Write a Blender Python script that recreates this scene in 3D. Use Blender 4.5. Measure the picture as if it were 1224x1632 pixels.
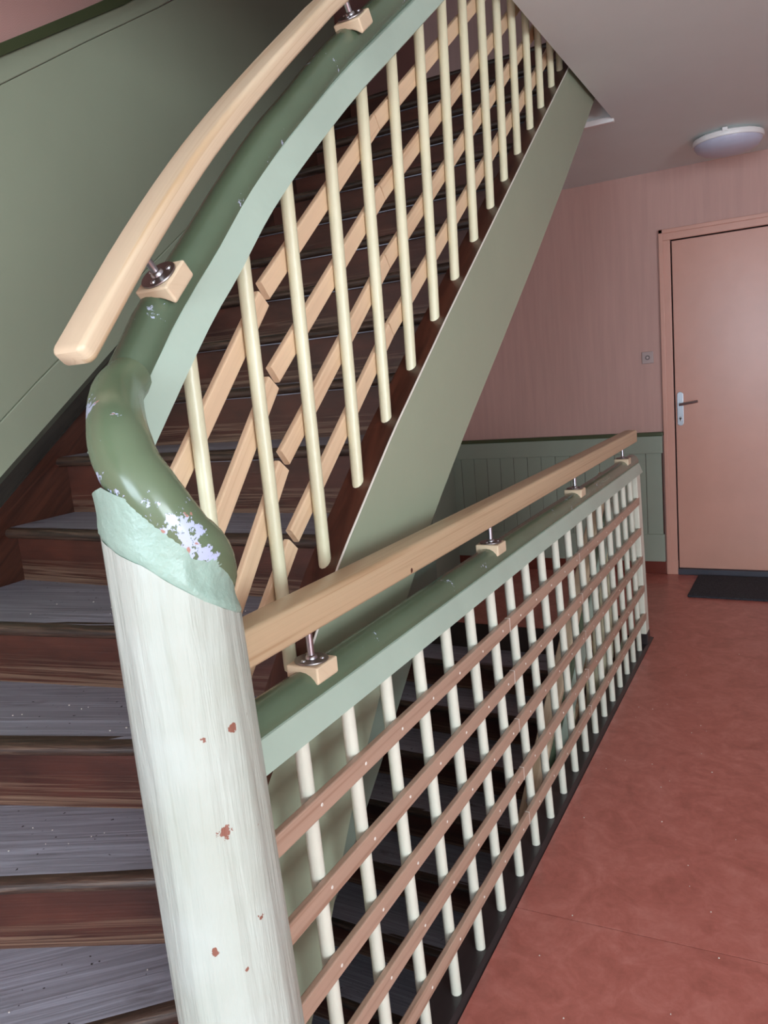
import bpy, bmesh, math, random
from mathutils import Vector, Matrix
random.seed(7)
for o in list(bpy.data.objects):
    bpy.data.objects.remove(o)
SC = bpy.context.scene
COL = SC.collection

# ------------------------------------------------------------------ camera
YAW, PITCH, ROLL, CAMZ = math.radians(29.0), math.radians(9.59), math.radians(5.13), 1.37
def cam_axes():
    cy, sy, cp, sp = math.cos(YAW), math.sin(YAW), math.cos(PITCH), math.sin(PITCH)
    f = Vector((-sy*cp, cy*cp, -sp)); r = Vector((cy, sy, 0)); d = f.cross(r)
    cr, sr = math.cos(ROLL), math.sin(ROLL)
    return cr*r + sr*d, -sr*r + cr*d, f
R_, D_, F_ = cam_axes()
cd = bpy.data.cameras.new('camera')
cd.sensor_fit = 'VERTICAL'; cd.sensor_height = 24.0; cd.lens = 1226/1632*24.0
cd.clip_start = 0.02
cam = bpy.data.objects.new('camera', cd); COL.objects.link(cam)
U_ = -D_; B_ = -F_
cam.matrix_world = Matrix(((R_.x, U_.x, B_.x, 0), (R_.y, U_.y, B_.y, 0), (R_.z, U_.z, B_.z, CAMZ), (0, 0, 0, 1)))
SC.camera = cam

# ------------------------------------------------------------------ light, exposure
SC.view_settings.view_transform = 'Standard'
SC.view_settings.look = 'None'
SC.view_settings.gamma = 1.0
SC.view_settings.use_curve_mapping = False
SC.view_settings.exposure = -0.36
W = bpy.data.worlds.new('sky'); SC.world = W; W.use_nodes = True
bg = W.node_tree.nodes['Background']
bg.inputs[0].default_value = (0.62, 0.75, 1.0, 1); bg.inputs[1].default_value = 0.6
def area(name, loc, rot, sx, sy, power, col):
    l = bpy.data.lights.new(name, 'AREA'); l.shape = 'RECTANGLE'; l.size = sx; l.size_y = sy
    l.energy = power; l.color = col
    o = bpy.data.objects.new(name, l); COL.objects.link(o); o.location = loc; o.rotation_euler = rot
    return o
# daylight entering by the stair window in the wall behind the camera
WX0, WX1, WZ0, WZ1, WY = -1.5, 0.7, 0.60, 2.35, -4.00
area('window_daylight', ((WX0+WX1)/2, WY-0.14, (WZ0+WZ1)/2), (math.radians(90), 0, 0), WX1-WX0, WZ1-WZ0, 250, (0.72, 0.88, 1.0))
# fill light added at the right, out of view, to lift left wall and slats
VY0, VY1, VZ0, VZ1, VX = -3.2, -0.4, 0.60, 2.30, 3.3
area('side_fill_light', (VX+.10, (VY0+VY1)/2, (VZ0+VZ1)/2), (0, math.radians(90), 0), VZ1-VZ0, VY1-VY0, 350, (0.82, 0.93, 1.0))

# ------------------------------------------------------------------ helpers
def link(o, parent=None):
    COL.objects.link(o)
    if parent: o.parent = parent
    return o
def mesh_obj(name, verts, faces, mat, parent=None, uvs=None, smooth=False, angle=35):
    me = bpy.data.meshes.new(name)
    me.from_pydata([tuple(v) for v in verts], [], faces)
    if uvs:
        ul = me.uv_layers.new(name='UVMap')
        for p in me.polygons:
            for li in p.loop_indices:
                ul.data[li].uv = uvs[me.loops[li].vertex_index] if not isinstance(uvs, dict) else uvs[(p.index, me.loops[li].vertex_index)]
    if mat: me.materials.append(mat)
    bm = bmesh.new(); bm.from_mesh(me); bmesh.ops.recalc_face_normals(bm, faces=bm.faces); bm.to_mesh(me); bm.free()
    if smooth:
        me.polygons.foreach_set('use_smooth', [True]*len(me.polygons))
        me.set_sharp_from_angle(angle=math.radians(angle))
    o = bpy.data.objects.new(name, me)
    return link(o, parent)
def tag(o, label=None, cat=None, group=None, kind=None):
    if label: o['label'] = label
    if cat: o['category'] = cat
    if group: o['group'] = group
    if kind: o['kind'] = kind
    return o
def empty(name, loc=(0, 0, 0)):
    o = bpy.data.objects.new(name, None); o.empty_display_size = 0.05; o.location = loc
    return link(o)
class MB:
    """collects pieces of one part in world coordinates"""
    def __init__(s): s.v = []; s.f = []; s.uv = []
    def add(s, verts, faces, uvs=None):
        n = len(s.v); s.v += [Vector(v) for v in verts]; s.f += [[i+n for i in f] for f in faces]
        s.uv += uvs if uvs else [(v[0], v[1]) for v in verts]
    def box(s, x0, x1, y0, y1, z0, z1, grain='y'):
        vs = [(x, y, z) for x in (x0, x1) for y in (y0, y1) for z in (z0, z1)]
        g = 'xyz'.index(grain); o = [i for i in range(3) if i != g]
        s.add(vs, [[0, 1, 3, 2], [4, 6, 7, 5], [0, 4, 5, 1], [2, 3, 7, 6], [0, 2, 6, 4], [1, 5, 7, 3]],
              [(v[g], v[o[0]]+v[o[1]]) for v in vs])
        return s
    def prism(s, pts, x0, x1, axis='x'):
        """polygon pts in the plane normal to axis, extruded between x0 and x1"""
        n = len(pts); vs = []
        for x in (x0, x1):
            for a, b in pts:
                vs.append((x, a, b) if axis == 'x' else (a, x, b) if axis == 'y' else (a, b, x))
        fs = [list(range(n)), list(range(2*n-1, n-1, -1))] + [[i, (i+1) % n, n+(i+1) % n, n+i] for i in range(n)]
        s.add(vs, fs, [(p[0], p[1]) for p in pts]*2); return s
    def sweep(s, path, prof, side=None, caps=True, scale=None, u0=0.0):
        n = len(path); m = len(prof); path = [Vector(p) for p in path]; base = len(s.v); L = u0
        per = [0.0]
        for j in range(1, m): per.append(per[-1]+math.dist(prof[j], prof[j-1]))
        vs = []; uv = []
        for i, p in enumerate(path):
            if i: L += (p-path[i-1]).length
            T = (path[min(i+1, n-1)]-path[max(i-1, 0)]).normalized()
            S = Vector(side) if side else T.cross(Vector((0, 0, 1))).normalized()
            N = S.cross(T).normalized()
            k = scale[i] if scale else 1.0
            for j, (a, b) in enumerate(prof):
                vs.append(p+S*(a*k)+N*(b*k)); uv.append((L, per[j]))
        fs = []
        for i in range(n-1):
            for j in range(m):
                k = (j+1) % m
                fs.append([i*m+j, i*m+k, (i+1)*m+k, (i+1)*m+j])
        if caps: fs += [list(range(m)), list(range((n-1)*m+m-1, (n-1)*m-1, -1))]
        s.add(vs, fs, uv); return s
    def cyl(s, p0, p1, r0, r1=None, seg=14):
        r1 = r0 if r1 is None else r1
        p0 = Vector(p0); p1 = Vector(p1); T = (p1-p0).normalized()
        A = T.orthogonal().normalized(); B = T.cross(A); vs = []
        for p, r in ((p0, r0), (p1, r1)):
            for k in range(seg):
                t = 2*math.pi*k/seg; vs.append(p+A*(r*math.cos(t))+B*(r*math.sin(t)))
        fs = [[k, (k+1) % seg, seg+(k+1) % seg, seg+k] for k in range(seg)] + [list(range(seg)), list(range(2*seg-1, seg-1, -1))]
        h = (p1-p0).length
        s.add(vs, fs, [(0, k*.01) for k in range(seg)]+[(h, k*.01) for k in range(seg)]); return s
    def lathe(s, c, prof, seg=32, M=None):
        """prof: (radius, height) pairs around +z through c"""
        c = Vector(c); m = len(prof); vs = []
        for k in range(seg):
            t = 2*math.pi*k/seg
            for r, z in prof:
                v = Vector((r*math.cos(t), r*math.sin(t), z)); vs.append(c+(M @ v if M else v))
        fs = []
        for k in range(seg):
            k2 = (k+1) % seg
            for j in range(m-1): fs.append([k*m+j, k2*m+j, k2*m+j+1, k*m+j+1])
        fs += [[k*m for k in range(seg)], [k*m+m-1 for k in range(seg)]]
        s.add(vs, fs, None); return s
    def obj(s, name, mat, parent=None, smooth=False, angle=35, bevel=0.0, origin=None):
        vs = s.v
        o = mesh_obj(name, vs, s.f, mat, parent, s.uv, smooth, angle)
        if bevel:
            b = o.modifiers.new('bevel', 'BEVEL'); b.width = bevel; b.segments = 2; b.limit_method = 'ANGLE'
        return o
def rrect(w, h, r, seg=4):
    out = []
    for cx, cy, a0 in ((w/2-r, h/2-r, 0), (-w/2+r, h/2-r, 90), (-w/2+r, -h/2+r, 180), (w/2-r, -h/2+r, 270)):
        for k in range(seg+1):
            t = math.radians(a0+90*k/seg); out.append((cx+r*math.cos(t), cy+r*math.sin(t)))
    return out
def interp(tab, x, slope_lo=None, slope_hi=None):
    if x <= tab[0][0]:
        s = slope_lo if slope_lo is not None else (tab[1][1]-tab[0][1])/(tab[1][0]-tab[0][0])
        return tab[0][1]+(x-tab[0][0])*s
    if x >= tab[-1][0]:
        s = slope_hi if slope_hi is not None else (tab[-1][1]-tab[-2][1])/(tab[-1][0]-tab[-2][0])
        return tab[-1][1]+(x-tab[-1][0])*s
    for (a, b), (c, d) in zip(tab, tab[1:]):
        if a <= x <= c: return b+(d-b)*(x-a)/(c-a)
def smooth_path(pts, n):
    """Catmull-Rom through pts"""
    P = [Vector(p) for p in pts]; P = [2*P[0]-P[1]]+P+[2*P[-1]-P[-2]]; out = []
    for i in range(1, len(P)-2):
        a, b, c, d = P[i-1:i+3]
        for k in range(n):
            t = k/n
            out.append(0.5*((2*b)+(c-a)*t+(2*a-5*b+4*c-d)*t*t+(-a+3*b-3*c+d)*t**3))
    out.append(P[-2]); return out

# ------------------------------------------------------------------ materials
def srgb(r, g, b):
    f = lambda c: (c/255/12.92) if c/255 <= .04045 else ((c/255+.055)/1.055)**2.4
    return (f(r), f(g), f(b), 1)
class NT:
    def __init__(s, name, rough=.5, spec=.5):
        s.m = bpy.data.materials.new(name); s.m.use_nodes = True; s.t = s.m.node_tree
        s.b = s.t.nodes['Principled BSDF']; s.b.inputs['Roughness'].default_value = rough
        s.b.inputs['Specular IOR Level'].default_value = spec
    def n(s, typ, **kw):
        nd = s.t.nodes.new(typ)
        for k, v in kw.items():
            if k in nd.inputs: nd.inputs[k].default_value = v
            else: setattr(nd, k, v)
        return nd
    def l(s, a, b): s.t.links.new(a, b)
    def coord(s, kind='Object', scale=(1, 1, 1), rot=(0, 0, 0)):
        tc = s.n('ShaderNodeTexCoord'); mp = s.n('ShaderNodeMapping')
        mp.inputs['Scale'].default_value = scale; mp.inputs['Rotation'].default_value = rot
        s.l(tc.outputs[kind], mp.inputs['Vector']); return mp.outputs['Vector']
    def noise(s, vec, scale=5, detail=4, rough=.55, dist=0.0):
        nd = s.n('ShaderNodeTexNoise'); nd.inputs['Scale'].default_value = scale; nd.inputs['Detail'].default_value = detail
        nd.inputs['Roughness'].default_value = rough; nd.inputs['Distortion'].default_value = dist
        s.l(vec, nd.inputs['Vector']); return nd.outputs['Fac']
    def ramp(s, fac, stops):
        r = s.n('ShaderNodeValToRGB'); e = r.color_ramp.elements
        while len(e) < len(stops): e.new(0.5)
        for i, (p, c) in enumerate(stops): e[i].position = p; e[i].color = c
        s.l(fac, r.inputs['Fac']); return r.outputs['Color']
    def step(s, fac, lo, hi):
        r = s.n('ShaderNodeMapRange'); r.inputs['From Min'].default_value = lo; r.inputs['From Max'].default_value = hi
        s.l(fac, r.inputs['Value']); return r.outputs['Result']
    def mix(s, fac, a, b):
        m = s.n('ShaderNodeMix', data_type='RGBA')
        if isinstance(fac, float): m.inputs[0].default_value = fac
        else: s.l(fac, m.inputs[0])
        for sock, v in ((m.inputs[6], a), (m.inputs[7], b)):
            if isinstance(v, tuple): sock.default_value = v
            else: s.l(v, sock)
        return m.outputs[2]
    def math(s, op, a, b=None):
        m = s.n('ShaderNodeMath', operation=op)
        for sock, v in ((m.inputs[0], a), (m.inputs[1], b)):
            if v is None: continue
            if isinstance(v, (int, float)): sock.default_value = v
            else: s.l(v, sock)
        return m.outputs[0]
    def col(s, c):
        if isinstance(c, tuple): s.b.inputs['Base Color'].default_value = c
        else: s.l(c, s.b.inputs['Base Color'])
        return s
    def bump(s, h, strength=.2, dist=.01):
        b = s.n('ShaderNodeBump'); b.inputs['Strength'].default_value = strength; b.inputs['Distance'].default_value = dist
        s.l(h, b.inputs['Height']); s.l(b.outputs['Normal'], s.b.inputs['Normal']); return s
def tone(c, k): return (c[0]*k, c[1]*k, c[2]*k, 1)

def paint(name, c, rough=.4, var=.10, nscale=3, bump=.08, bscale=25):
    t = NT(name, rough); v = t.coord()
    n = t.noise(v, nscale, 4)
    t.col(t.ramp(n, [(.3, tone(c, 1-var)), (.7, tone(c, 1+var))]))
    t.bump(t.noise(v, bscale, 3), bump, .01); return t.m
def chipped(name, c, under, lo=.66, scale=9, rough=.3, red=None, spots=()):
    t = NT(name, rough); v = t.coord()
    base = t.ramp(t.noise(v, 4, 3), [(.3, tone(c, .9)), (.7, tone(c, 1.1))])
    big = t.noise(v, scale, 2, .5); fine = t.noise(v, scale*6, 5, .65)
    m = t.math('ADD', t.math('MULTIPLY', big, .62), t.math('MULTIPLY', fine, .53))
    for (px, py, pz, rad, amt) in spots:        # where the paint has been knocked off
        vm = t.n('ShaderNodeVectorMath', operation='DISTANCE'); t.l(v, vm.inputs[0]); vm.inputs[1].default_value = (px, py, pz)
        m = t.math('ADD', m, t.math('MULTIPLY', t.step(vm.outputs['Value'], rad, rad*.2), amt))
    k = t.step(m, lo, lo+.012)
    if red: under = t.mix(t.step(t.noise(v, 45, 2), .64, .67), under, red)
    t.col(t.mix(k, base, under))
    t.bump(t.math('SUBTRACT', t.math('MULTIPLY', t.noise(v, 22, 3), .25), k), .25, .006); return t.m
def pine(name, a, b, rough=.38, rings=38, contrast=.5):
    t = NT(name, rough); v = t.coord('UV', (1.1, rings, 1))
    w = t.noise(t.coord('UV', (.8, 6, 1)), 1.5, 2)
    n = t.noise(v, 1.0, 3, .6, .6)
    f = t.math('ADD', t.math('MULTIPLY', n, .8), t.math('MULTIPLY', w, .3))
    c = t.ramp(f, [(.38, b), (.5, tone(a, .97)), (.75, tone(a, 1.06))])
    t.col(c); t.bump(t.noise(t.coord('UV', (3, 160, 1)), 1.0, 2), .06, .003); return t.m

M = {}
SHAFT_CHIPS = [(.079, -.015, .968, .0075), (.069, -.043, .842, .011), (.048, -.066, .686, .0065), (.062, -.049, .965, .005), (.075, -.041, .65, .004)]
CHIPS = [(.050, -.050, 1.235, .05, .115), (.015, -.068, 1.275, .05, .11), (.070, -.015, 1.185, .045, .12), (-.085, -.02, 1.36, .035, .12), (-.03, .03, 1.42, .05, .16), (-.055, -.03, 1.37, .03, .10), (.0, -.04, 1.33, .04, .06)]
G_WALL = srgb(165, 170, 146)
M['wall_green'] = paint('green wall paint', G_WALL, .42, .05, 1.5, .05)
M['cap_green'] = paint('dark green cap paint', srgb(72, 78, 52), .4)
M['string_green'] = paint('string green paint', srgb(150, 157, 134), .4, .05, 2, .10, 14)
M['apron_green'] = paint('apron green paint', srgb(104, 116, 104), .45, .06, 2, .1, 14)
M['wains_green'] = paint('wainscot green paint', srgb(152, 160, 144), .5, .06, 2, .08)
M['mould_green'] = paint('pale green paint', srgb(166, 181, 166), .33, .07, 4, .12, 18)
M['rail_green'] = chipped('rail green paint', srgb(86, 101, 80), srgb(180, 188, 210), .735, 20, .22)
M['wreath_green'] = chipped('wreath green paint', srgb(98, 112, 86), srgb(180, 187, 214), .715, 15, .22, srgb(168, 126, 112), CHIPS)
M['collar_green'] = paint('collar green paint', srgb(150, 173, 159), .38, .08, 6, .28, 60)
M['cream'] = paint('cream baluster paint', srgb(216, 210, 178), .35, .05, 6, .12, 40)
M['cream_white'] = paint('white landing baluster paint', srgb(216, 214, 198), .35, .05, 6, .12, 40)
M['pine'] = pine('light pine', srgb(214, 190, 160), srgb(192, 160, 124))
M['pine_slat'] = pine('pine slat', srgb(222, 190, 156), srgb(204, 166, 132), .42, 30)
M['pine_warm'] = pine('oiled pine', srgb(190, 163, 130), srgb(166, 134, 100), .35, 42)
M['pine_brown'] = pine('brown slat wood', srgb(178, 146, 126), srgb(150, 114, 94), .42, 30)
M['steel'] = NT('brushed steel', .28).m
M['steel'].node_tree.nodes['Principled BSDF'].inputs['Metallic'].default_value = 1.0
M['steel'].node_tree.nodes['Principled BSDF'].inputs['Base Color'].default_value = srgb(190, 190, 195)
M['steel_dark'] = NT('dark steel', .35).m
M['steel_dark'].node_tree.nodes['Principled BSDF'].inputs['Metallic'].default_value = 1.0
M['steel_dark'].node_tree.nodes['Principled BSDF'].inputs['Base Color'].default_value = srgb(150, 142, 140)
M['screw'] = paint('pale screw', srgb(225, 215, 205), .4)
M['white'] = paint('white plastic', srgb(232, 228, 226), .35, .03)

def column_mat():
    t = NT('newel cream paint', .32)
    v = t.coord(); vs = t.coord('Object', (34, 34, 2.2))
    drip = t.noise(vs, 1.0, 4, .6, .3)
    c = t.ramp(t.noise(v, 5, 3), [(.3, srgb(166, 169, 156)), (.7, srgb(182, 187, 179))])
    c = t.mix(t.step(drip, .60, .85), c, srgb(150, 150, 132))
    sc = t.noise(t.coord('Object', (60, 60, 18)), 1.0, 3, .7)
    c = t.mix(t.step(sc, .745, .76), c, srgb(120, 104, 92))
    chip = t.math('ADD', t.math('MULTIPLY', t.noise(v, 26, 1), .85), t.math('MULTIPLY', t.noise(v, 120, 3), .2))
    for (px, py, pz, rad) in SHAFT_CHIPS:
        vm = t.n('ShaderNodeVectorMath', operation='DISTANCE'); t.l(v, vm.inputs[0]); vm.inputs[1].default_value = (px, py, pz)
        dd = t.math('ADD', vm.outputs['Value'], t.math('MULTIPLY', t.math('SUBTRACT', t.noise(v, 90, 4, .7), .5), rad*3.2))
        chip = t.math('MAXIMUM', chip, t.step(dd, rad*.75, rad*.70))
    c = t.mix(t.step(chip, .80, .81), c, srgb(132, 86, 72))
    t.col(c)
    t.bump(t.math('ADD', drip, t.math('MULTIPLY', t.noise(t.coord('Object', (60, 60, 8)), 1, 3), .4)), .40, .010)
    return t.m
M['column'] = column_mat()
def tread_mat():
    t = NT('worn grey tread wood', .5, .3)
    v = t.coord('UV', (2.2, 90, 1)); g = t.noise(v, 1.0, 5, .62, 1.0)
    w = t.noise(t.coord('UV', (2.2, 7, 1)), 1.6, 4)
    grey = t.ramp(g, [(.25, srgb(114, 111, 118)), (.5, srgb(146, 143, 153)), (.76, srgb(178, 177, 192))])
    c = t.mix(t.step(w, .62, .76), grey, srgb(84, 72, 68))
    sp = t.noise(t.coord('Object'), 60, 2); c = t.mix(t.step(sp, .70, .74), c, srgb(50, 42, 42))
    t.col(c); t.bump(g, .18, .005); return t.m
M['tread'] = tread_mat()
def nosing_mat():
    t = NT('worn brown nosing wood', .45)
    g = t.noise(t.coord('UV', (6, 70, 1)), 1.0, 5, .65, .8)
    c = t.ramp(g, [(.35, srgb(34, 22, 16)), (.55, srgb(66, 46, 36)), (.75, srgb(110, 86, 70))])
    t.col(c); t.bump(g, .3, .006); return t.m
M['nosing'] = nosing_mat()
def riser_mat():
    t = NT('brown riser wood', .34)
    g = t.noise(t.coord('UV', (1.6, 130, 1)), 1.0, 5, .6, 1.2)
    red = t.ramp(t.noise(t.coord('UV', (3, 9, 1)), 1.5, 3), [(.3, srgb(50, 25, 18)), (.7, srgb(82, 42, 31))])
    bare = t.ramp(g, [(.4, srgb(70, 44, 34)), (.55, srgb(110, 82, 66)), (.7, srgb(140, 112, 92))])
    uv = t.n('ShaderNodeTexCoord'); sx = t.n('ShaderNodeSeparateXYZ'); t.l(uv.outputs['UV'], sx.inputs[0])
    low = t.step(sx.outputs[1], .075, .0)          # wear is heaviest where feet kick, near the tread below
    k = t.math('MULTIPLY', t.step(t.math('ADD', t.math('MULTIPLY', low, .30), g), .60, .70), low)
    c = t.mix(k, red, bare)
    t.col(c); t.bump(g, .15, .004); return t.m
M['riser'] = riser_mat()
def brown_mat(name, a, b, rough=.32):
    t = NT(name, rough)
    g = t.noise(t.coord('UV', (3, 30, 1)), 1.0, 4, .6, .8)
    t.col(t.ramp(g, [(.3, a), (.7, b)])); t.bump(g, .12, .004); return t.m
M['string_brown'] = brown_mat('brown string wood', srgb(46, 24, 17), srgb(84, 46, 33))
M['string_top'] = brown_mat('dark string top', srgb(40, 36, 32), srgb(58, 52, 46), .45)
M['black_beam'] = brown_mat('black painted landing beam', srgb(34, 28, 30), srgb(58, 48, 48), .38)
M['dark_brown'] = paint('dark brown boards', srgb(52, 38, 32), .6)  # even dark brown for the floor slab and the storey below
def lino():
    t = NT('red linoleum', .30)
    v = t.coord('Object', (1, 1, 1)); a = t.noise(v, 7, 6, .62, 1.6); b = t.noise(v, 30, 5, .65, .8)
    f = t.math('ADD', t.math('MULTIPLY', a, .65), t.math('MULTIPLY', b, .35))
    t.col(t.ramp(f, [(.32, srgb(160, 90, 78)), (.5, srgb(182, 106, 94)), (.68, srgb(198, 126, 114))]))
    t.bump(b, .03, .003); return t.m
M['lino'] = lino()
def wallpaper(name, c, scale):
    t = NT(name, .7); v = t.coord('Object', scale)
    n = t.noise(v, 1.0, 4); t.col(t.ramp(n, [(.3, tone(c, .95)), (.7, tone(c, 1.05))]))
    t.bump(t.noise(v, 3, 3), .06, .01); return t.m
M['pink'] = wallpaper('pink wallpaper', srgb(198, 158, 148), (30, 30, 2))
def herring():
    t = NT('pink herringbone wallpaper', .7)
    tc = t.n('ShaderNodeTexCoord'); sx = t.n('ShaderNodeSeparateXYZ'); t.l(tc.outputs['Object'], sx.inputs[0])
    z = t.math('PINGPONG', t.math('MULTIPLY', sx.outputs[1], 1.0), .020)
    s = t.math('SINE', t.math('MULTIPLY', t.math('ADD', t.math('MULTIPLY', z, 2.0), sx.outputs[2]), 900))
    t.col(t.mix(t.step(s, -.2, .5), srgb(176, 128, 120), srgb(204, 160, 150))); t.bump(s, .12, .004); return t.m
M['herring'] = herring()
M['plaster'] = paint('pale wall plaster', srgb(220, 224, 226), .8, .03)
M['ceiling'] = paint('grey white ceiling paint', srgb(226, 234, 232), .75, .03, 2, .05)
M['door'] = paint('salmon door paint', srgb(206, 152, 134), .30, .05, 3, .06, 12)
M['casing'] = paint('salmon casing paint', srgb(210, 156, 138), .35, .04, 3, .06)
M['skirt'] = paint('dark red skirting paint', srgb(112, 50, 38), .4)
M['threshold'] = paint('dark blue grey threshold', srgb(62, 62, 72), .5)
def mat_mat():
    t = NT('charcoal doormat', .95); v = t.coord()
    n = t.noise(v, 140, 3); t.col(t.ramp(n, [(.35, srgb(30, 30, 36)), (.7, srgb(62, 62, 68))])); t.bump(n, .6, .01); return t.m
M['mat'] = mat_mat()
t_ = NT('opal lamp glass', .3); t_.col(srgb(188, 188, 206)); M['opal'] = t_.m

# ------------------------------------------------------------------ dimensions
YB = 5.03            # wall with the door
XE = -0.648          # landing edge
S = 2.821            # storey height
ZC = 2.443           # ceiling
XC = -0.757          # edge of the ceiling opening
YO = 3.82            # far end of the stairwell opening
XL = lambda y: -2.06-0.037*(y-1.3)     # stair side wall
STEP_Z = lambda k: 1.213+.161*(k-5)+(.017 if k > 4 else 0)
STEP_Y = lambda k: 1.587+.2215*(k-5)

# ------------------------------------------------------------------ setting
m = MB()
m.prism([(XE, -4.0), (3.3, -4.0), (3.3, YB), (-2.3, YB), (-2.3, YO), (XE, YO)], -.38, 0.0, 'z')
fl = tag(m.obj('floor', M['dark_brown']), 'stair landing floor covered with red linoleum', 'floor', kind='structure')
def sheet(pts):
    b = MB(); b.prism(pts, 0.0, .003, 'z'); return b.obj('linoleum_sheet', M['lino'], fl)
sheet([(XE, -4.0), (3.3, -4.0), (3.3, 1.859), (XE, 1.684)])
sheet([(XE, 1.6875), (3.3, 1.8625), (3.3, YB), (-2.3, YB), (-2.3, YO), (XE, YO)])
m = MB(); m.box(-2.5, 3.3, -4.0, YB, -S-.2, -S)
tag(m.obj('floor', M['dark_brown']), 'dark floor of the storey below at the foot of the stairwell', 'floor', kind='structure')
m = MB(); m.prism([(XC, -4.0), (3.3, -4.0), (3.3, YB), (-2.3, YB), (-2.3, YO), (XC, YO)], ZC, S, 'z')
ce = tag(m.obj('ceiling', M['ceiling']), 'greyish white ceiling with the stairwell opening cut into it', 'ceiling', kind='structure')
m = MB(); m.box(-2.2, XC+.004, YO-.012, YO+.01, ZC-.012, ZC+.014, 'x'); m.obj('edge_strip', M['white'], ce, bevel=.003)
m = MB(); m.prism([(XC, -4.0), (3.3, -4.0), (3.3, YB), (-2.3, YB), (-2.3, YO), (XC, YO)], S, S+.004, 'z')
tag(m.obj('floor', M['lino']), 'floor of the upper landing above the ceiling opening', 'floor', kind='structure')
m = MB(); m.box(-2.4, 3.3, -4.0, YB, 5.30, 5.45)
tag(m.obj('ceiling', M['ceiling']), 'ceiling of the storey above over the upper flight', 'ceiling', kind='structure')
DX0, DX1, DZ = -.693, .17, 2.043       # door opening
m = MB()
m.box(-2.5, DX0, YB, YB+.15, -S, 5.3, 'z'); m.box(DX1, 3.3, YB, YB+.15, -S, 5.3, 'z')
m.box(DX0, DX1, YB, YB+.15, DZ, 5.3, 'z'); m.box(DX0, DX1, YB, YB+.15, -S, 0.0, 'z')
tag(m.obj('wall_back', M['pink']), 'pink papered wall with the door in it', 'wall', kind='structure')
m = MB()
m.box(VX, VX+.08, -4.1, VY0, -S, 5.3, 'z'); m.box(VX, VX+.08, VY1, YB+.15, -S, 5.3, 'z')
m.box(VX, VX+.08, VY0, VY1, -S, VZ0, 'z'); m.box(VX, VX+.08, VY0, VY1, VZ1, 5.3, 'z')
tag(m.obj('wall_right', M['plaster']), 'pale wall along the right of the landing', 'wall', kind='structure')
m = MB()
m.add([(XL(-4.1), -4.1, -S), (XL(5.2), 5.2, -S), (XL(5.2), 5.2, 5.3), (XL(-4.1), -4.1, 5.3),
       (XL(-4.1)-.15, -4.1, -S), (XL(5.2)-.15, 5.2, -S), (XL(5.2)-.15, 5.2, 5.3), (XL(-4.1)-.15, -4.1, 5.3)],
      [[0, 1, 2, 3], [7, 6, 5, 4], [0, 4, 5, 1], [1, 5, 6, 2], [2, 6, 7, 3], [3, 7, 4, 0]])
tag(m.obj('wall_left', M['herring']), 'stair side wall with pink herringbone paper above the green panelling', 'wall', kind='structure')
m = MB()
m.box(-1.84, WX0, WY-.1, WY, -S, 5.3, 'z'); m.box(WX1, 3.3, WY-.1, WY, -S, 5.3, 'z')
m.box(WX0, WX1, WY-.1, WY, -S, WZ0, 'z'); m.box(WX0, WX1, WY-.1, WY, WZ1, 5.3, 'z')
tag(m.obj('wall_front', M['plaster']), 'wall behind the viewer with the stair window', 'wall', kind='structure')
m = MB()
for x in (WX0+.03, (WX0+WX1)/2, WX1-.03): m.box(x-.03, x+.03, WY-.08, WY-.02, WZ0, WZ1, 'z')
for z in (WZ0+.03, WZ1-.03): m.box(WX0, WX1, WY-.08, WY-.02, z-.03, z+.03, 'x')
tag(m.obj('window_1', M['white']), 'white framed stair window behind the viewer', 'window', kind='structure')

m = MB()
for y in (VY0+.03, (VY0+VY1)/2, VY1-.03): m.box(VX+.015, VX+.07, y-.03, y+.03, VZ0, VZ1, 'z')
for z in (VZ0+.03, VZ1-.03): m.box(VX+.015, VX+.07, VY0, VY1, z-.03, z+.03, 'y')
tag(m.obj('fill_window', M['white']), 'white frame added out of view around the fill light in the right wall', 'window', kind='structure')  # made-up window, added only to go with the side fill light

# black beam on the landing edge that carries the balusters
m = MB(); m.prism([(-.735, -.30), (-.735, .004), (XE-.016, .006), (XE, -.002), (XE, -.30)], .70, YO, 'y')
tag(m.obj('trim_1', M['black_beam'], bevel=.004), 'black painted beam along the landing edge under the white balusters', 'beam', kind='structure')

# panelling of the door wall
tr = tag(empty('trim_2', (-1.45, YB, 0)), 'green boarded panelling with dark cap on the pink wall', 'panelling', kind='structure')
wl = Matrix.Translation((1.45, -YB, 0))
def tpart(name, x0, x1, y0, y1, z0, z1, mat, grain, bev=.003):
    b = MB(); b.box(x0+1.45, x1+1.45, y0-YB, y1-YB, z0, z1, grain); return b.obj(name, mat, tr, bevel=bev)
XR = -.762
tpart('cap_moulding', -2.22, XR+.002, YB-.034, YB, .888, .912, M['cap_green'], 'x', .004)
tpart('top_board', -2.22, XR-.004, YB-.024, YB, .780, .888, M['wains_green'], 'x')
n = 15; pw = (XR-.012+2.22)/n
for i in range(n):
    x0 = -2.22+i*pw; d = .014+random.uniform(-.0015, .0015)
    tpart('plank', x0+.0012, x0+pw-.0012, YB-d, YB, .25, .782, M['wains_green'], 'z', .0025)
tpart('bottom_board', -2.22, XR-.004, YB-.026, YB, .085, .262, M['wains_green'], 'x')
tpart('backing_board', -2.22, XR-.006, YB-.009, YB-.001, .08, .80, M['string_brown'], 'x', 0)
m = MB(); m.box(-2.22, XR, YB-.02, YB, 0.003, .085, 'x')
tag(m.obj('baseboard_back', M['skirt'], bevel=.003), 'dark red skirting board under the green panelling', 'skirting board', kind='structure')

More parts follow.
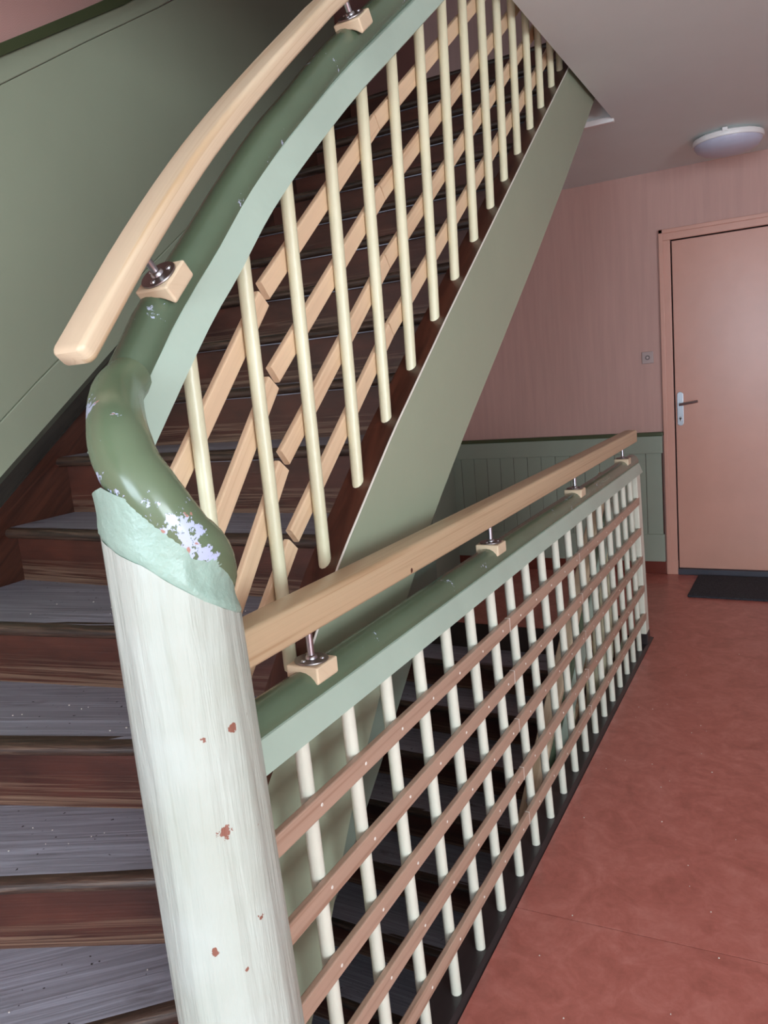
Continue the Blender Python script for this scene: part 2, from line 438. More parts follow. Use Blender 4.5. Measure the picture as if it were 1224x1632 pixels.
# door
dr = tag(empty('door_1', (DX0, YB, 0)), 'salmon pink flush door with lever handle in a moulded frame', 'door', kind='structure')
def dpart(name, x0, x1, y0, y1, z0, z1, mat, par=dr, bev=.003, org=None):
    b = MB(); ox, oy, oz = org or (DX0, YB, 0); b.box(x0-ox, x1-ox, y0-oy, y1-oy, z0-oz, z1-oz, 'z'); return b.obj(name, mat, par, bevel=bev)
dpart('door_leaf', DX0+.006, DX1-.006, YB+.004, YB+.045, .042, DZ-.006, M['door'])
for (x0, x1) in ((-.757, DX0), (DX1, DX1+.064)):
    left = x0 < -.5
    dpart('casing', x0, x1, YB-.016, YB+.05, .003, DZ+.0, M['casing'])
    dpart('casing_bead', x0+(.0 if left else .040), x1-(.040 if left else 0), YB-.024, YB-.015, .003, DZ+.064, M['casing'])
    dpart('plinth_block', x0-.004, x1+.002, YB-.020, YB-.002, .003, .095, M['casing'])
dpart('casing', -.757, DX1+.064, YB-.016, YB+.05, DZ, DZ+.064, M['casing'])
dpart('casing_bead', -.757, DX1+.064, YB-.024, YB-.015, DZ+.040, DZ+.064, M['casing'])
dpart('threshold', DX0, DX1, YB-.02, YB+.05, .003, .040, M['threshold'])
b = MB(); pts = [(x, z) for x, z in rrect(.036, .205, .017, 5)]
b.prism(pts, -.004, .004, 'y'); pl = b.obj('handle_plate', M['steel'], dr, bevel=.0015); pl.location = (.035, -.002, 1.046)
tag(pl, 'polished steel handle plate')
b = MB(); b.cyl((0, -.004, .028), (0, -.045, .028), .009); b.sweep([(-.002, -.045, .028), (.05, -.047, .034), (.104, -.045, .042)], [(.008*math.cos(a), .008*math.sin(a)) for a in [k*math.pi/4 for k in range(8)]])
b.obj('lever', M['steel'], pl, smooth=True)
b = MB(); b.cyl((0, -.003, -.055), (0, -.010, -.055), .009); b.box(-.005, .005, -.010, -.003, -.075, -.055, 'z'); b.obj('keyhole', M['steel_dark'], pl)

# green panelling of the stair side wall, following the flight
pn = tag(empty('trim_3', (-2.05, 1.5, 1.2)), 'green painted panelling rising along the stair side wall', 'panelling', kind='structure')
POFF = Vector((-2.05, 1.5, 1.2))
LINE = {'bot': [(.2, .50), (1.0, .86), (1.419, 1.160), (1.673, 1.340), (1.896, 1.497)], 'line': [(.2, .75), (1.0, 1.04), (1.452, 1.348), (1.601, 1.459), (2.556, 2.122)],
        'capl': [(.2, 1.42), (1.636, 2.313), (1.998, 2.544), (2.459, 2.83)], 'capb': [(.2, 1.51), (1.652, 2.395), (2.243, 2.754)], 'cap': [(.2, 1.545), (1.657, 2.432), (1.852, 2.551), (2.136, 2.726)]}
def band(name, lo, hi, th, mat, glo=0.0, ghi=0.0, bev=.003):
    ys = [.2+.2*i for i in range(19)]; b = MB(); vs = []; fs = []; uv = []
    for y in ys:
        for z in (interp(LINE[lo], y, None, .70)+glo, interp(LINE[hi], y, None, .70 if hi in ('line', 'bot') else .66)-ghi):
            for t in (0.0, th):
                vs.append(Vector((XL(y)+t, y, z))-POFF); uv.append((y, z))
    for i in range(len(ys)-1):
        a = i*4; c = a+4
        fs += [[a+1, c+1, c+3, a+3], [a, a+2, c+2, c], [a+2, a+3, c+3, c+2], [a, c, c+1, a+1]]
    e = (len(ys)-1)*4; fs += [[0, 1, 3, 2], [e, e+2, e+3, e+1]]
    b.add(vs, fs, uv); return b.obj(name, mat, pn, bevel=bev)
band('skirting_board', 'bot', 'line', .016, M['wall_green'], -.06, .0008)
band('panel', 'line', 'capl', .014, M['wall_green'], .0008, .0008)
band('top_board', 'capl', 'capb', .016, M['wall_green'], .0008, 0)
band('cap_moulding', 'capb', 'cap', .038, M['cap_green'], 0, 0, .010)

m = MB(); m.add([(XL(y)+t, y, z) for y in (1.7, YB) for z in (-S, .90) for t in (.0, .014)], [[0, 1, 3, 2], [4, 6, 7, 5], [0, 4, 5, 1], [2, 3, 7, 6], [0, 2, 6, 4], [1, 5, 7, 3]])
tag(m.obj('trim_4', M['wains_green']), 'green boarding on the side wall below the upper flight', 'panelling', kind='structure')

# ------------------------------------------------------------------ staircases
XSI, XSO = -.845, -.775            # inner and outer face of the outer string
WIND = {3: ((-2.02, 1.022), (-.83, 1.216)), 2: ((-2.02, .686), (-.84, 1.053)), 1: ((-2.02, .362), (-.83, .903)),
        0: ((-2.02, -.28), (-.81, .825)), -1: ((-1.52, -.9), (-.79, .70)), -2: ((-.88, -.9), (-.75, .69))}
def nose(k):
    if k in WIND: return WIND[k]
    y = STEP_Y(k); return ((XL(y)+.03, y+(.006 if k > 4 else .012)), (-.82, y))
def build_steps(root, k0, k1, dz, org):
    org = Vector(org)
    for k in range(k0, k1+1):
        (lx, ly), (rx, ry) = nose(k); (l2x, l2y), (r2x, r2y) = nose(k+1)
        z = STEP_Z(k)+dz
        A = Vector((lx, ly, 0)); B = Vector((rx, ry, 0)); A2 = Vector((l2x, l2y, 0)); B2 = Vector((r2x, r2y, 0))
        d = (B-A).normalized(); nrm = Vector((-d.y, d.x, 0))
        N = 10; NZ = .030
        prof = [(.0, -NZ*.5), (.004, -NZ*.22), (.012, -NZ*.06), (.024, 0)]
        top_v = []; top_f = []; top_uv = []; nb_v = []; nb_f = []; nb_uv = []
        rnd = random.Random(k*31+5)
        for i in range(N+1):
            t = i/N; P = A.lerp(B, t); Q = A2.lerp(B2, t); w = (Q-P); dep = max(.06, w.dot(nrm)+.045)
            Bk = P+nrm*.0+w*((w.length+.045)/w.length)
            wear = -.004*math.exp(-((t-.55)/.25)**2)+rnd.uniform(-.0012, .0012)
            js = rnd.uniform(-.002, .002)
            for (a, b_) in ((.024, 0), (.10, 0), (None, 0)):
                pt = Bk if a is None else P+nrm*(a+js*0)
                zz = z+(wear if a == .024 else 0)
                top_v.append(Vector((pt.x, pt.y, zz))-org); top_uv.append((t*(B-A).length+k*.37, (dep if a is None else a)+k*.9))
            pr = [(.036, -NZ), (.010, -NZ), (.002, -NZ*.8)]+prof
            for j, (a, b_) in enumerate(pr):
                pt = P+nrm*(a+js)
                nb_v.append(Vector((pt.x, pt.y, z+b_+wear*(1 if j > 3 else .3)))-org); nb_uv.append((t*(B-A).length+k*.37, j*.012))
            nb_v.append(Vector(((P+nrm*.036).x, (P+nrm*.036).y, z-.003))-org); nb_uv.append((t, .1))
        for i in range(N):
            for j in range(2): top_f.append([i*3+j, (i+1)*3+j, (i+1)*3+j+1, i*3+j+1])
            for j in range(8): jj = (j+1) % 8; nb_f.append([i*8+j, i*8+jj, (i+1)*8+jj, (i+1)*8+j])
        nb_f += [list(range(8)), list(range(N*8+7, N*8-1, -1))]
        b = MB(); b.add(top_v, top_f, top_uv); o = b.obj('tread', M['tread'], root)
        md = o.modifiers.new('thick', 'SOLIDIFY'); md.thickness = .03; md.offset = -1
        # nosing strip belongs to the tread
        b = MB(); b.add(nb_v, nb_f, nb_uv); b.obj('nosing', M['nosing'], o, smooth=True, angle=50)
        # riser below this nosing
        o1 = nrm*(.040 if k < 15 else .004); o2 = nrm*(.058 if k < 15 else .016); zb = STEP_Z(k-1)+dz-.005 if k > -2 else dz+.003
        vs = []; uv = []
        for q in (o1, o2):
            for (P, z_, v_) in ((A, zb, 0), (B, zb, 0), (B, z-NZ+.003, .12), (A, z-NZ+.003, .12)):
                vs.append(Vector((P.x+q.x, P.y+q.y, z_))-org); uv.append(((P-A).length+k*.53, v_))
        b = MB(); b.add(vs, [[0, 1, 2, 3], [7, 6, 5, 4], [0, 4, 5, 1], [1, 5, 6, 2], [2, 6, 7, 3], [3, 7, 4, 0]], uv)
        b.obj('riser', M['riser'], root)

ORG = (-1.4, 1.4, 0)
st = tag(empty('staircase', ORG), 'old brown winding staircase with worn grey treads rising from the landing', 'staircase')
build_steps(st, -2, 15, 0.0, ORG)
TOPE = [(.80, .62), (.93, .735), (1.03, .85), (1.10, .925), (1.194, 1.027), (1.25, 1.077), (1.472, 1.262), (1.818, 1.521), (2.624, 2.104), (3.116, 2.457), (3.80, 2.95)]
BOTE = [(.80, .05), (.93, .20), (1.06, .396), (1.159, .553), (1.257, .665), (1.40, .83), (1.636, 1.041), (1.891, 1.234), (2.2, 1.453), (2.551, 1.706), (2.995, 2.035), (3.511, 2.436), (3.80, 2.66)]
def string_board(root, x0, x1, top, bot, ya, yb, mat, org, name, dz=0.0, nseg=40, mat_top=None):
    b = MB(); org = Vector(org); vs = []; fs = []; uv = []
    for i in range(nseg+1):
        y = ya+(yb-ya)*i/nseg
        for x in (x0, x1):
            for z in (interp(bot, y), interp(top, y)):
                X = x(y) if callable(x) else x
                vs.append(Vector((X, y, z+dz))-org); uv.append((y*1.2, z-.72*y+(X if not callable(x) else 0)))
    for i in range(nseg):
        a = i*4; c = a+4
        fs += [[a, c, c+1, a+1], [a+2, a+3, c+3, c+2], [a+1, c+1, c+3, a+3], [a, a+2, c+2, c]]
    e = nseg*4; fs += [[0, 1, 3, 2], [e, e+2, e+3, e+1]]
    b.add(vs, fs, uv); o = b.obj(name, mat, root)
    if mat_top:
        o.data.materials.append(mat_top)
        for p in o.data.polygons:
            if p.normal.z > .45: p.material_index = 1
    return o
lift = lambda tab, d: [(y, z+d) for y, z in tab]
tag(string_board(st, XSI, XSO, TOPE, BOTE, .81, 3.80, M['string_green'], ORG, 'outer_string', mat_top=M['string_brown']), 'grey green outer string with dark brown top edge')
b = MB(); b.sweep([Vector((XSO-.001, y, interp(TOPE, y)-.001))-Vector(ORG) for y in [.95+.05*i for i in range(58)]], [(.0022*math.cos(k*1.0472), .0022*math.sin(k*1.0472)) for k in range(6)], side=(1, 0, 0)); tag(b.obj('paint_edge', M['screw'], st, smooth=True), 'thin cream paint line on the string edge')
WS_T = [(.0, .45), (.9, .80), (1.2, .975), (1.385, 1.118), (1.633, 1.294), (1.90, 1.485), (3.9, 2.93)]
WS_B = [(.0, -.3), (.9, .25), (1.2, .55), (1.6, .85), (3.9, 2.45)]
tag(string_board(st, lambda y: XL(y)+.016, lambda y: XL(y)+.044, lift(WS_T, .050), lift(WS_T, -.02), .0, 3.9, M['string_top'], ORG, 'string_capping'), 'blackish capping strip along the wall string')
tag(string_board(st, lambda y: XL(y)+.016, lambda y: XL(y)+.056, WS_T, WS_B, .0, 3.9, M['string_brown'], ORG, 'wall_string', mat_top=M['string_top']), 'dark brown wall string')
# apron panel and soffit that close the underside of the winders
b = MB(); pa = [(.82, .10), (.82, .70), (1.10, .80), (1.45, 1.10), (1.70, 1.20), (1.70, .868), (1.52, .712), (1.345, .555), (1.155, .400), (.99, .292)]
b.prism([(y-ORG[1], z-ORG[2]) for y, z in pa], -.835-ORG[0], -.805-ORG[0], 'x'); b.obj('apron_panel', M['apron_green'], st, bevel=.004)
b = MB(); vs = []; fs = []
for i in range(21):
    y = 1.65+(3.80-1.65)*i/20
    for x in (XSI+.01, XL(y)+.03): vs.append(Vector((x, y, 1.170+.727*(y-1.85)))-Vector(ORG))
for i in range(20): fs.append([i*2, i*2+1, i*2+3, i*2+2])
b.add(vs, fs); so = b.obj('soffit', M['ceiling'], st); md = so.modifiers.new('thick', 'SOLIDIFY'); md.thickness = .02

ORL = (-1.4, 2.6, -S)
sl = tag(empty('staircase', ORL), 'dark lower staircase coming up behind the white balusters of the landing', 'staircase')
build_steps(sl, 4, 14, -S, ORL)
string_board(sl, XSI, XSO, TOPE, BOTE, 1.30, 3.78, M['string_green'], ORL, 'outer_string', dz=-S, mat_top=M['string_brown'])
string_board(sl, lambda y: XL(y)+.003, lambda y: XL(y)+.05, WS_T, WS_B, 1.2, 3.78, M['string_brown'], ORL, 'wall_string', dz=-S)
b = MB(); b.box(-2.05-ORL[0], XSI-ORL[0], 3.80+.05-ORL[1], 3.87-ORL[1], -.2+S, -.01+S, 'x'); b.obj('riser', M['riser'], sl)

# ------------------------------------------------------------------ newel post
CS = .89
CX, CY = -.78*CS, .78*CS
def caxis(z):      # the post leans a little, as old posts do
    t = (1.08-z)/.6*.011
    return CX+.87*t, CY+.48*t
def crad(z): return .0870*CS+(1.08-z)/.6*.0055
ZLOW = [(-230, 1.10), (-190, 1.12), (-160, 1.18), (-145, 1.215), (-135, 1.240), (-100, 1.254), (-70, 1.236), (-45, 1.194), (-20, 1.158), (0, 1.140), (20, 1.125), (40, 1.110), (60, 1.10), (130, 1.10)]
ZCOL = [(-230, 1.055), (-170, 1.16), (-135, 1.207), (-100, 1.183), (-70, 1.164), (-45, 1.133), (-20, 1.103), (0, 1.084), (20, 1.069), (40, 1.060), (130, 1.055)]
ZLOW = [(a, CAMZ+CS*(z-CAMZ)) for a, z in ZLOW]
ZCOL = [(a, CAMZ+CS*(z-CAMZ)) for a, z in ZCOL]
NP = (CX, CY, 0.0)
npost = tag(empty('newel_post', NP), 'thick round cream newel post with dark green helical cap between the stair and landing rails', 'newel post')
NS = 72
def cap_drop(a): return interp(ZLOW, a)
def ang(i): return -230+360*i/NS
def shaft():
    b = MB(); vs = []; fs = []; rows = 46; rnd = random.Random(3)
    ph = [rnd.uniform(0, 6.28) for _ in range(8)]
    for j in range(rows+1):
        for i in range(NS):
            a = ang(i); zt = interp(ZCOL, a); z = -.30+(zt+.30)*j/rows
            ax, ay = caxis(z); r = crad(z); rd = math.radians(a)
            r += .0007*math.sin(9*rd+ph[0]+1.5*math.sin(5*z+ph[1]))+.0005*math.sin(17*rd+ph[2]+2*math.sin(7*z))
            vs.append((ax+r*math.cos(rd)-NP[0], ay+r*math.sin(rd)-NP[1], z))
    for j in range(rows):
        for i in range(NS): k = (i+1) % NS; fs.append([j*NS+i, j*NS+k, (j+1)*NS+k, (j+1)*NS+i])
    fs += [list(range(NS)), [rows*NS+i for i in range(NS)]]
    b.add(vs, fs); return b.obj('shaft', M['column'], npost, smooth=True, angle=60)
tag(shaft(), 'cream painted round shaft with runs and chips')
def collar():
    b = MB(); vs = []; fs = []; rows = 8
    for j in range(rows+1):
        for i in range(NS):
            a = ang(i); z0 = interp(ZCOL, a)-.004; z1 = interp(ZLOW, a)+.012; t = j/rows; z = z0+(z1-z0)*t
            ax, ay = caxis(z); rd = math.radians(a)
            r = crad(z)+.0015-.005*math.sin(math.pi*min(1, max(0, (t-.15)/.85)))*(1 if -30 < a < 90 else .3)
            r += .0006*math.sin(40*rd+6*t)*(1-t)
            if t == 0: r = crad(z)-.003
            vs.append((ax+r*math.cos(rd)-NP[0], ay+r*math.sin(rd)-NP[1], z))
    for j in range(rows):
        for i in range(NS): k = (i+1) % NS; fs.append([j*NS+i, j*NS+k, (j+1)*NS+k, (j+1)*NS+i])
    c = len(vs); vs.append((0, 0, 1.20)); fs += [[rows*NS+i, rows*NS+(i+1) % NS, c] for i in range(NS)]
    b.add(vs, fs); return b.obj('collar', M['collar_green'], npost, smooth=True, angle=60)
tag(collar(), 'pale green painted collar under the cap')

# ------------------------------------------------------------------ rail lines of the flight
RAILC = [(.775, 1.392), (.80, 1.422), (.83, 1.457), (.854, 1.487), (.976, 1.605), (1.054, 1.682), (1.172, 1.792), (1.272, 1.872), (1.41, 1.985), (1.581, 2.110)]   # centre of the round rail
MBOT = [(.74, 1.262), (.777, 1.307), (.916, 1.464), (1.007, 1.552), (1.142, 1.686), (1.413, 1.902), (1.664, 2.08), (1.962, 2.290)]     # lower edge of the moulding
HRC = [(.709, 1.452), (.838, 1.595), (.988, 1.743), (1.163, 1.893), (1.402, 2.085)]
SL_R = .712
def yz_path(tab, ya, yb, n, x, slope=SL_R, dz=0.0, org=(0, 0, 0)):
    pts = [(x, y, z) for y, z in tab]
    sm = smooth_path(pts, 6) if len(tab) > 2 else [Vector(p) for p in pts]
    t2 = [(p.y, p.z) for p in sm]
    return [Vector((x, ya+(yb-ya)*i/n, interp(t2, ya+(yb-ya)*i/n, None, slope)+dz))-Vector(org) for i in range(n+1)]
def circ(r, n=18, flat=None):
    out = []
    for k in range(n):
        t = 2*math.pi*k/n; b_ = r*math.sin(t)
        if flat is not None: b_ = max(b_, -flat)
        out.append((r*math.cos(t), b_))
    return out
MPROF = [(-.036, 0.0), (.026, 0.0), (.036, .006), (.021, .049), (.017, .051), (-.024, .051), (-.036, .046)]
XB = -.81
# cap of the newel: the rail winding down over it
wp = []
for a, z in ((85, 1.085), (60, 1.108), (40, 1.130), (20, 1.152), (0, 1.170), (-20, 1.186), (-45, 1.220), (-70, 1.256), (-100, 1.290), (-130, 1.332), (-160, 1.382)):
    rd = math.radians(a); rr = .046; k_ = CS if a > -120 else CS+(.965-CS)*((-a-120)/40)**1.3; wp.append((k_*(-.78+rr*math.cos(rd)), k_*(.78+rr*math.sin(rd)), CAMZ+k_*(z-CAMZ)))
wp += [(-.814, .782, 1.405)]
wpath = smooth_path(wp, 5)
b = MB(); nw = len(wpath); sc = [.90+.10*min(1, i/8)-(.17*max(0, (i-(nw-13))/12)) for i in range(nw)]
b.sweep([p-Vector(NP) for p in wpath], circ(.0380, 22), scale=sc)
tag(b.obj('cap', M['wreath_green'], npost, smooth=True, angle=70), 'dark green chipped cap winding over the post')

ORB = (XB, 1.0, 0.9)
bal = tag(empty('balustrade', ORB), 'balustrade of the upper flight with green rail, cream balusters and pine slats behind', 'balustrade')
Y_TOP = 3.70
b = MB(); b.sweep(yz_path(RAILC, .778, Y_TOP, 90, XB-.010, org=ORB), circ(.0315, 20), side=(1, 0, 0)); b.obj('rail', M['rail_green'], bal, smooth=True, angle=70)
b = MB(); b.sweep(yz_path(MBOT, .755, Y_TOP, 90, XB, org=ORB), MPROF, side=(1, 0, 0)); b.obj('moulding', M['mould_green'], bal, smooth=True, angle=30)
FEET = [(.905, .70), (1.065, .889), (1.209, 1.047), (1.361, 1.174), (1.509, 1.296), (1.655, 1.399), (1.811, 1.51), (1.96, 1.614), (2.119, 1.723), (2.27, 1.827), (2.41, 1.932), (2.558, 2.042), (2.71, 2.147), (2.852, 2.256), (3.003, 2.357), (3.131, 2.459), (3.28, 2.57), (3.43, 2.68), (3.58, 2.79)]
TOPY = [.901, 1.059, 1.209, 1.375, 1.526, 1.682, 1.845, 2.0, 2.15, 2.30, 2.44, 2.585, 2.73, 2.87, 3.02, 3.15, 3.29, 3.44, 3.585]
def baluster(root, p0, p1, r, org, mat, name='baluster'):
    b = MB(); p0 = Vector(p0); p1 = Vector(p1); prof = circ(r, 12)
    n = 6; path = [p0.lerp(p1, i/n)-Vector(org) for i in range(n+1)]
    rnd = random.Random(int(p0.y*1e4)); sc = [1+rnd.uniform(-.025, .025) for _ in path]
    b.sweep(path, prof, side=(1, 0, 0), scale=sc); return b.obj(name, mat, root, smooth=True, angle=60)
zt = lambda y: interp([(p.y, p.z) for p in yz_path(MBOT, .74, 3.8, 90, XB)], y)+.02
for (fy, fz), ty in zip(FEET, TOPY):
    baluster(bal, (XB, fy, interp(TOPE, fy)-.02), (XB, ty, zt(ty)), .0125, ORB, M['cream'])
SLATS = [[(.872, 1.264), (1.131, 1.538), (1.612, 1.930)], [(.885, 1.105), (1.133, 1.393), (1.610, 1.782)], [(.935, .998), (1.136, 1.244), (1.605, 1.634)], [(1.0, .952), (1.138, 1.098), (1.596, 1.484)]]
def slat(root, pts, x, org, mat, h=.036, th=.013):
    b = MB(); b.sweep([Vector((x, y, z))-Vector(org) for y, z in pts], rrect(th, h, .003, 2), side=(1, 0, 0), u0=random.uniform(0, 5))
    return b.obj('slat', mat, root)
for tab in SLATS:
    (y0, z0), (y1, z1), (y2, z2) = tab
    s1 = (z1-z0)/(y1-y0); s2 = (z2-z1)/(y2-y1)
    slat(bal, [(y0-.06, z0-.004-.06*s1), (y1-.004, z1-.008)], XB-.0205, ORB, M['pine_slat'])
    slat(bal, [(y1+.001, z1+.006), (y2-.0015, z2-.001)], XB-.019, ORB, M['pine_slat'])
    slat(bal, [(y2+.0015, z2+.001), (y2+1.0, z2+.700)], XB-.019, ORB, M['pine_slat'])
    slat(bal, [(y2+1.003, z2+.702), (3.6, z2+.702*(3.6-y2))], XB-.019, ORB, M['pine_slat'])

# balustrade of the flight below: the same joinery one storey down
ORB2 = (XB, 3.0, .4-S+1.0)
bl = tag(empty('balustrade', ORB2), 'shaded balustrade of the lower flight behind the landing balusters', 'balustrade')
b = MB(); b.sweep(yz_path(RAILC, 1.5, 3.66, 40, XB-.01, dz=-S, org=ORB2), circ(.0315, 16), side=(1, 0, 0)); b.obj('rail', M['rail_green'], bl, smooth=True, angle=70)
b = MB(); b.sweep(yz_path(MBOT, 1.5, 3.66, 40, XB, dz=-S, org=ORB2), MPROF, side=(1, 0, 0)); b.obj('moulding', M['mould_green'], bl, smooth=True, angle=30)
for (fy, fz), ty in zip(FEET, TOPY):
    if fy > 1.6 and fy < 3.62:
        baluster(bl, (XB, fy, interp(TOPE, fy)-.02-S), (XB, ty, zt(ty)-S), .0125, ORB2, M['cream'])
for tab in SLATS:
    (y2, z2) = tab[2]; slat(bl, [(1.62, z2-S), (3.62, z2+.702*(3.62-y2)-S)], XB-.019, ORB2, M['pine_slat'])

# ------------------------------------------------------------------ pine handrails on brackets
def saddle_block(name, mat, parent, loc, ang_x):
    """wooden block with a hollow underside that fits the round rail"""
    w, h = .060, .030; pts = [(-w/2, .004), (-w/2, h), (w/2, h), (w/2, .004)]
    for k in range(9):
        x = w/2*.86*(1-2*k/8); pts.append((x, .004+.014*math.cos(x/(w/2*.86)*math.pi/2)-.004))
    b = MB(); b.prism(pts, -.030, .030, 'y')
    b.uv = [(v.x*1.0, v.y+v.z) for v in b.v]
    o = b.obj(name, mat, parent, bevel=.005); o.location = loc; o.rotation_euler = (ang_x, 0, 0)
    return o
def bracket(parent, loc, ang_x, rod_len, mat, turn=0.0):
    blk = saddle_block('bracket_block', mat, parent, loc, ang_x)
    b = MB(); b.lathe((0, 0, .030), [(.0, .0), (.027, .0), (.028, .0015), (.0275, .003), (.0, .0042)], 28); b.obj('rosette', M['steel_dark'], blk, smooth=True, angle=40)
    b = MB(); b.cyl((0, 0, .031), (0, 0, .030+rod_len), .0058, seg=14); b.obj('rod', M['steel'], blk, smooth=True, angle=60)
    b = MB(); b.lathe((0, 0, .0335), [(.010, 0), (.009, .004), (.006, .006)], 16); b.obj('rod_foot', M['steel'], blk, smooth=True, angle=60)
    for k in range(3):
        t = turn+k*2.094; b = MB(); b.lathe((.018*math.cos(t), .018*math.sin(t), .0335), [(.0, 0), (.0042, 0), (.0034, .0018), (.0, .0026)], 12); b.obj('screw', M['steel'], blk, smooth=True)
    return blk
ORH = (-.815, 1.0, 1.7)
hr = tag(empty('handrail', ORH), 'curved light pine handrail on steel brackets above the green rail of the upper flight', 'handrail')
hp = yz_path(HRC, .700, 3.60, 80, -.815, org=ORH)
ends = [hp[0]-(hp[1]-hp[0]).normalized()*d for d in (.012, .009, .004)]
b = MB(); b.sweep(ends+hp, rrect(.058, .030, .008, 4), side=(1, 0, 0), scale=[.72, .88, .97]+[1]*len(hp)); b.obj('rail', M['pine'], hr, smooth=True, angle=40)
for y in (.884, 1.522):
    c = interp(RAILC, y); tn = Vector((0, 1, (interp(RAILC, y+.03, None, SL_R)-interp(RAILC, y-.03))/.06)).normalized(); nn = Vector((0, -tn.z, tn.y))
    P = Vector((XB+.006, y, c))+nn*.011-Vector(ORH)
    bracket(hr, P, math.atan2(tn.z, tn.y), .046, M['pine'], .6)
ORH2 = (-.815, 3.0, .3)
h2 = tag(empty('handrail', ORH2), 'pine handrail of the lower flight seen between the landing balusters', 'handrail')
b = MB(); b.sweep(yz_path(HRC, 1.6, 3.63, 30, -.815, dz=-S, org=ORH2), rrect(.058, .032, .008, 3), side=(1, 0, 0)); b.obj('rail', M['pine'], h2, smooth=True, angle=40)
for y in (2.35, 3.2):
    c = interp(RAILC, y, None, SL_R)-S; tn = Vector((0, 1, SL_R)).normalized(); nn = Vector((0, -tn.z, tn.y))
    bracket(h2, Vector((XB-.001, y, c))+nn*.030-Vector(ORH2), math.atan2(tn.z, tn.y), .072, M['pine'])

# ------------------------------------------------------------------ landing balustrade
XA = -.682
ORA = (XA, 2.2, 0)
la = tag(empty('balustrade', ORA), 'landing balustrade with sage green rail, cream balusters and brown horizontal slats', 'balustrade')
def zr(y): return .012*max(0, (y-1.0)/1.0) if y < 2 else .012
LY0, LY1 = .735, 3.642
n = 40; ys = [LY0+(LY1-LY0)*i/n for i in range(n+1)]
b = MB(); b.sweep([Vector((XA-.012, y, .901+zr(y)*.6))-Vector(ORA) for y in ys], circ(.0310, 20), side=(1, 0, 0)); tag(b.obj('rail', M['rail_green'], la, smooth=True, angle=70), 'dark green round rail')
b = MB(); b.sweep([Vector((XA, y, .846+zr(y)*.4))-Vector(ORA) for y in ys], [(a, c*.98) for a, c in MPROF], side=(1, 0, 0)); tag(b.obj('moulding', M['mould_green'], la, smooth=True, angle=30), 'pale green moulding')
for k in range(19):
    fy = .918+.1495*k; off = -.018-.0115*k if k < 8 else max(-.115, -.11)
    baluster(la, (XA+.0005*k*0, fy, .002), (XA, fy+off, .862), .0122, ORA, M['cream_white'])
b = MB(); b.prism([(3.560-ORA[1], .86), (3.638-ORA[1], .86), (3.748-ORA[1], .065), (3.670-ORA[1], .065)], -.024, .024, 'x'); ep = b.obj('end_post', M['cream_white'], la, bevel=.003)
b = MB(); b.prism([(3.690-ORA[1], .066), (3.750-ORA[1], .066), (3.757-ORA[1], .003), (3.697-ORA[1], .003)], -.026, .026, 'x'); b.obj('post_foot', M['black_beam'], la, bevel=.003)
JN = [(1.794, 2.505), (1.805, 2.522), (1.817, 2.54), (1.830, 2.553), (1.852, 2.571)]
for i, zt_ in enumerate((.7475, .602, .4625, .318, .1745)):
    zc = zt_-.018; segs = [(.735, JN[i][0]-.001), (JN[i][0]+.0012, JN[i][1]-.001), (JN[i][1]+.0012, 3.60+.02*i)]
    for a, c in segs:
        b = MB(); b.sweep([Vector((XA+.0185, y, zc))-Vector(ORA) for y in (a, (a+c)/2, c)], rrect(.013, .036, .0025, 2), side=(1, 0, 0), u0=random.uniform(0, 9))
        so = b.obj('slat', M['pine_brown'], la)
        q = MB()
        for k in range(19):
            y = .918+.1495*k+(-.018-.0115*min(k, 8))*(zc/.86)
            if a+.01 < y < c-.01: q.lathe((XA+.0248-ORA[0], y-ORA[1], zc-ORA[2]+random.uniform(-.003, .003)), [(0, 0), (.0034, 0), (.0026, .0010), (0, .0013)], 8, Matrix.Rotation(math.pi/2, 3, 'Y'))
        if q.v: tag(q.obj('screw_heads', M['screw'], so, smooth=True), kind='stuff')
    for y in JN[i]:   # cream filler in the butt joints
        b = MB(); b.box(XA+.0185-.006-ORA[0], XA+.0185+.0068-ORA[0], y-.0014-ORA[1], y+.0014-ORA[1], zc-.0175, zc+.0183, 'z'); b.obj('joint_filler', M['screw'], la)

ORC = (XA-.001, 2.2, 1.03)
h3 = tag(empty('handrail', ORC), 'straight oiled pine handrail on four steel brackets above the landing balustrade', 'handrail')
b = MB(); b.sweep([Vector((XA-.001, y, 1.029))-Vector(ORC) for y in (.735, 1.5, 2.2, 2.9, 3.585)], rrect(.054, .056, .007, 3), side=(1, 0, 0)); b.obj('rail', M['pine_warm'], h3, smooth=True, angle=40)
b = MB(); b.lathe((XA+.0255-ORC[0], 1.272-ORC[1], 1.011-ORC[2]), [(0, 0), (.0055, 0), (.004, .0008), (0, .0009)], 14, Matrix.Rotation(math.pi/2, 3, 'Y')); tag(b.obj('knot', M['string_brown'], h3, smooth=True), 'small dark knot')
for y in (.966, 1.788, 2.619, 3.433):
    bracket(h3, Vector((XA-.010, y, .911+zr(y)*.6))-Vector(ORC), 0.0, .068, M['pine'] if y < 3 else M['pine'], .3)

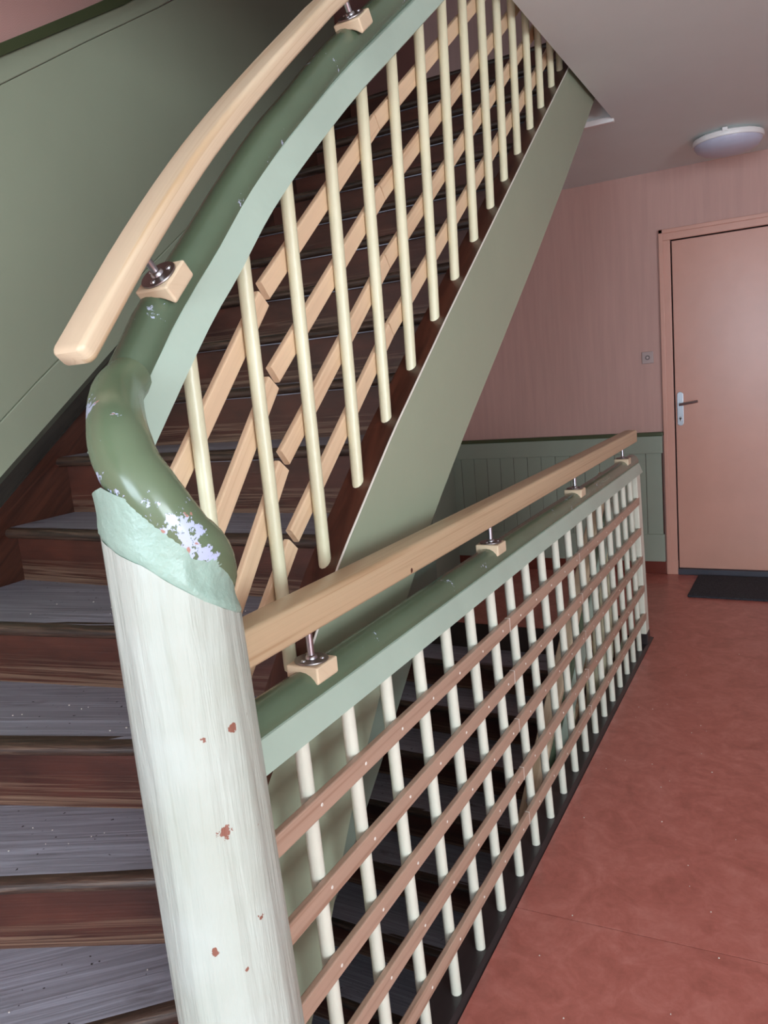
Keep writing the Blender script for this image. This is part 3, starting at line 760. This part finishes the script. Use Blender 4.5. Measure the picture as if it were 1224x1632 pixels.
# ------------------------------------------------------------------ small things
lp = tag(empty('ceiling_lamp', (-.336, 4.52, ZC)), 'round white ceiling lamp with opal dome near the pink wall', 'lamp')
b = MB(); b.lathe((0, 0, 0), [(0, 0), (.135, 0), (.150, -.010), (.165, -.016), (.168, -.030), (.164, -.040), (.150, -.042)], 48); b.obj('base_ring', M['white'], lp, smooth=True)
b = MB(); b.lathe((0, 0, 0), [(.160, -.036), (.158, -.050), (.145, -.068), (.115, -.084), (.07, -.094), (.03, -.098), (0, -.099)], 48); b.obj('dome', M['opal'], lp, smooth=True, angle=60)
b = MB(); b.box(-.012, .012, -.170, -.150, -.022, -.004, 'x'); b.obj('clip', M['white'], lp, bevel=.002)
sw = tag(empty('wall_switch', (-.840, YB, 1.371)), 'small square grey push switch on the pink wall beside the door', 'switch')
b = MB(); b.box(-.034, .034, -.010, 0, -.036, .036, 'z'); b.obj('plate', paint('grey switch plate', srgb(182, 160, 156), .4, .03), sw, bevel=.003)
b = MB(); b.lathe((0, -.010, 0), [(.008, 0), (.014, 0), (.014, .0025), (.008, .0025)], 20, Matrix.Rotation(math.pi/2, 3, 'X')); b.obj('button_ring', paint('switch ring', srgb(110, 96, 94), .4), sw, smooth=True)
b = MB(); b.lathe((0, -.010, 0), [(0, 0), (.008, 0), (.007, .003), (0, .0035)], 20, Matrix.Rotation(math.pi/2, 3, 'X')); b.obj('button', paint('switch button', srgb(200, 180, 176), .4), sw, smooth=True)
b = MB(); b.prism(rrect(.92, .46, .01, 2), 0, .012, 'z')
mt = tag(b.obj('doormat', M['mat'], bevel=.003), 'charcoal doormat on the red floor in front of the door', 'doormat'); mt.location = (-.115, 4.745, .0031); mt.rotation_euler = (0, 0, -.02)

# flakes of paint and plaster lying about
fk = MB(); rnd = random.Random(11)
def flake(x, y, z, r):
    n = 5; a0 = rnd.uniform(0, 6); top = [(x+r*rnd.uniform(.5, 1)*math.cos(a0+k*1.257), y+r*rnd.uniform(.5, 1)*math.sin(a0+k*1.257), z+.0012) for k in range(n)]
    bot = [(p[0], p[1], z) for p in top]
    fk.add(top+bot, [list(range(n)), list(range(2*n-1, n-1, -1))]+[[k, (k+1) % n, n+(k+1) % n, n+k] for k in range(n)])
for _ in range(110): flake(rnd.uniform(-.60, .5), rnd.uniform(.9, 4.2), .003, rnd.uniform(.0012, .0032))
tag(fk.obj('paint_flakes', M['screw']), 'scattered white paint flakes on the red floor', 'paint flakes', kind='stuff')
fk = MB()
for k in (0, 1, 2, 3):
    (ax, ay), (bx, by) = nose(k); (cx2, cy2), (dx2, dy2) = nose(k+1)
    for _ in range(14):
        t = rnd.uniform(.3, .95); s_ = rnd.uniform(.25, .85)
        px = (ax+(bx-ax)*t)*(1-s_)+(cx2+(dx2-cx2)*t)*s_; py = (ay+(by-ay)*t)*(1-s_)+(cy2+(dy2-cy2)*t)*s_
        flake(px, py, STEP_Z(k)+.0002, rnd.uniform(.001, .0028))
tag(fk.obj('paint_flakes', M['screw']), 'scattered white paint flakes on the worn stair treads', 'paint flakes', kind='stuff')
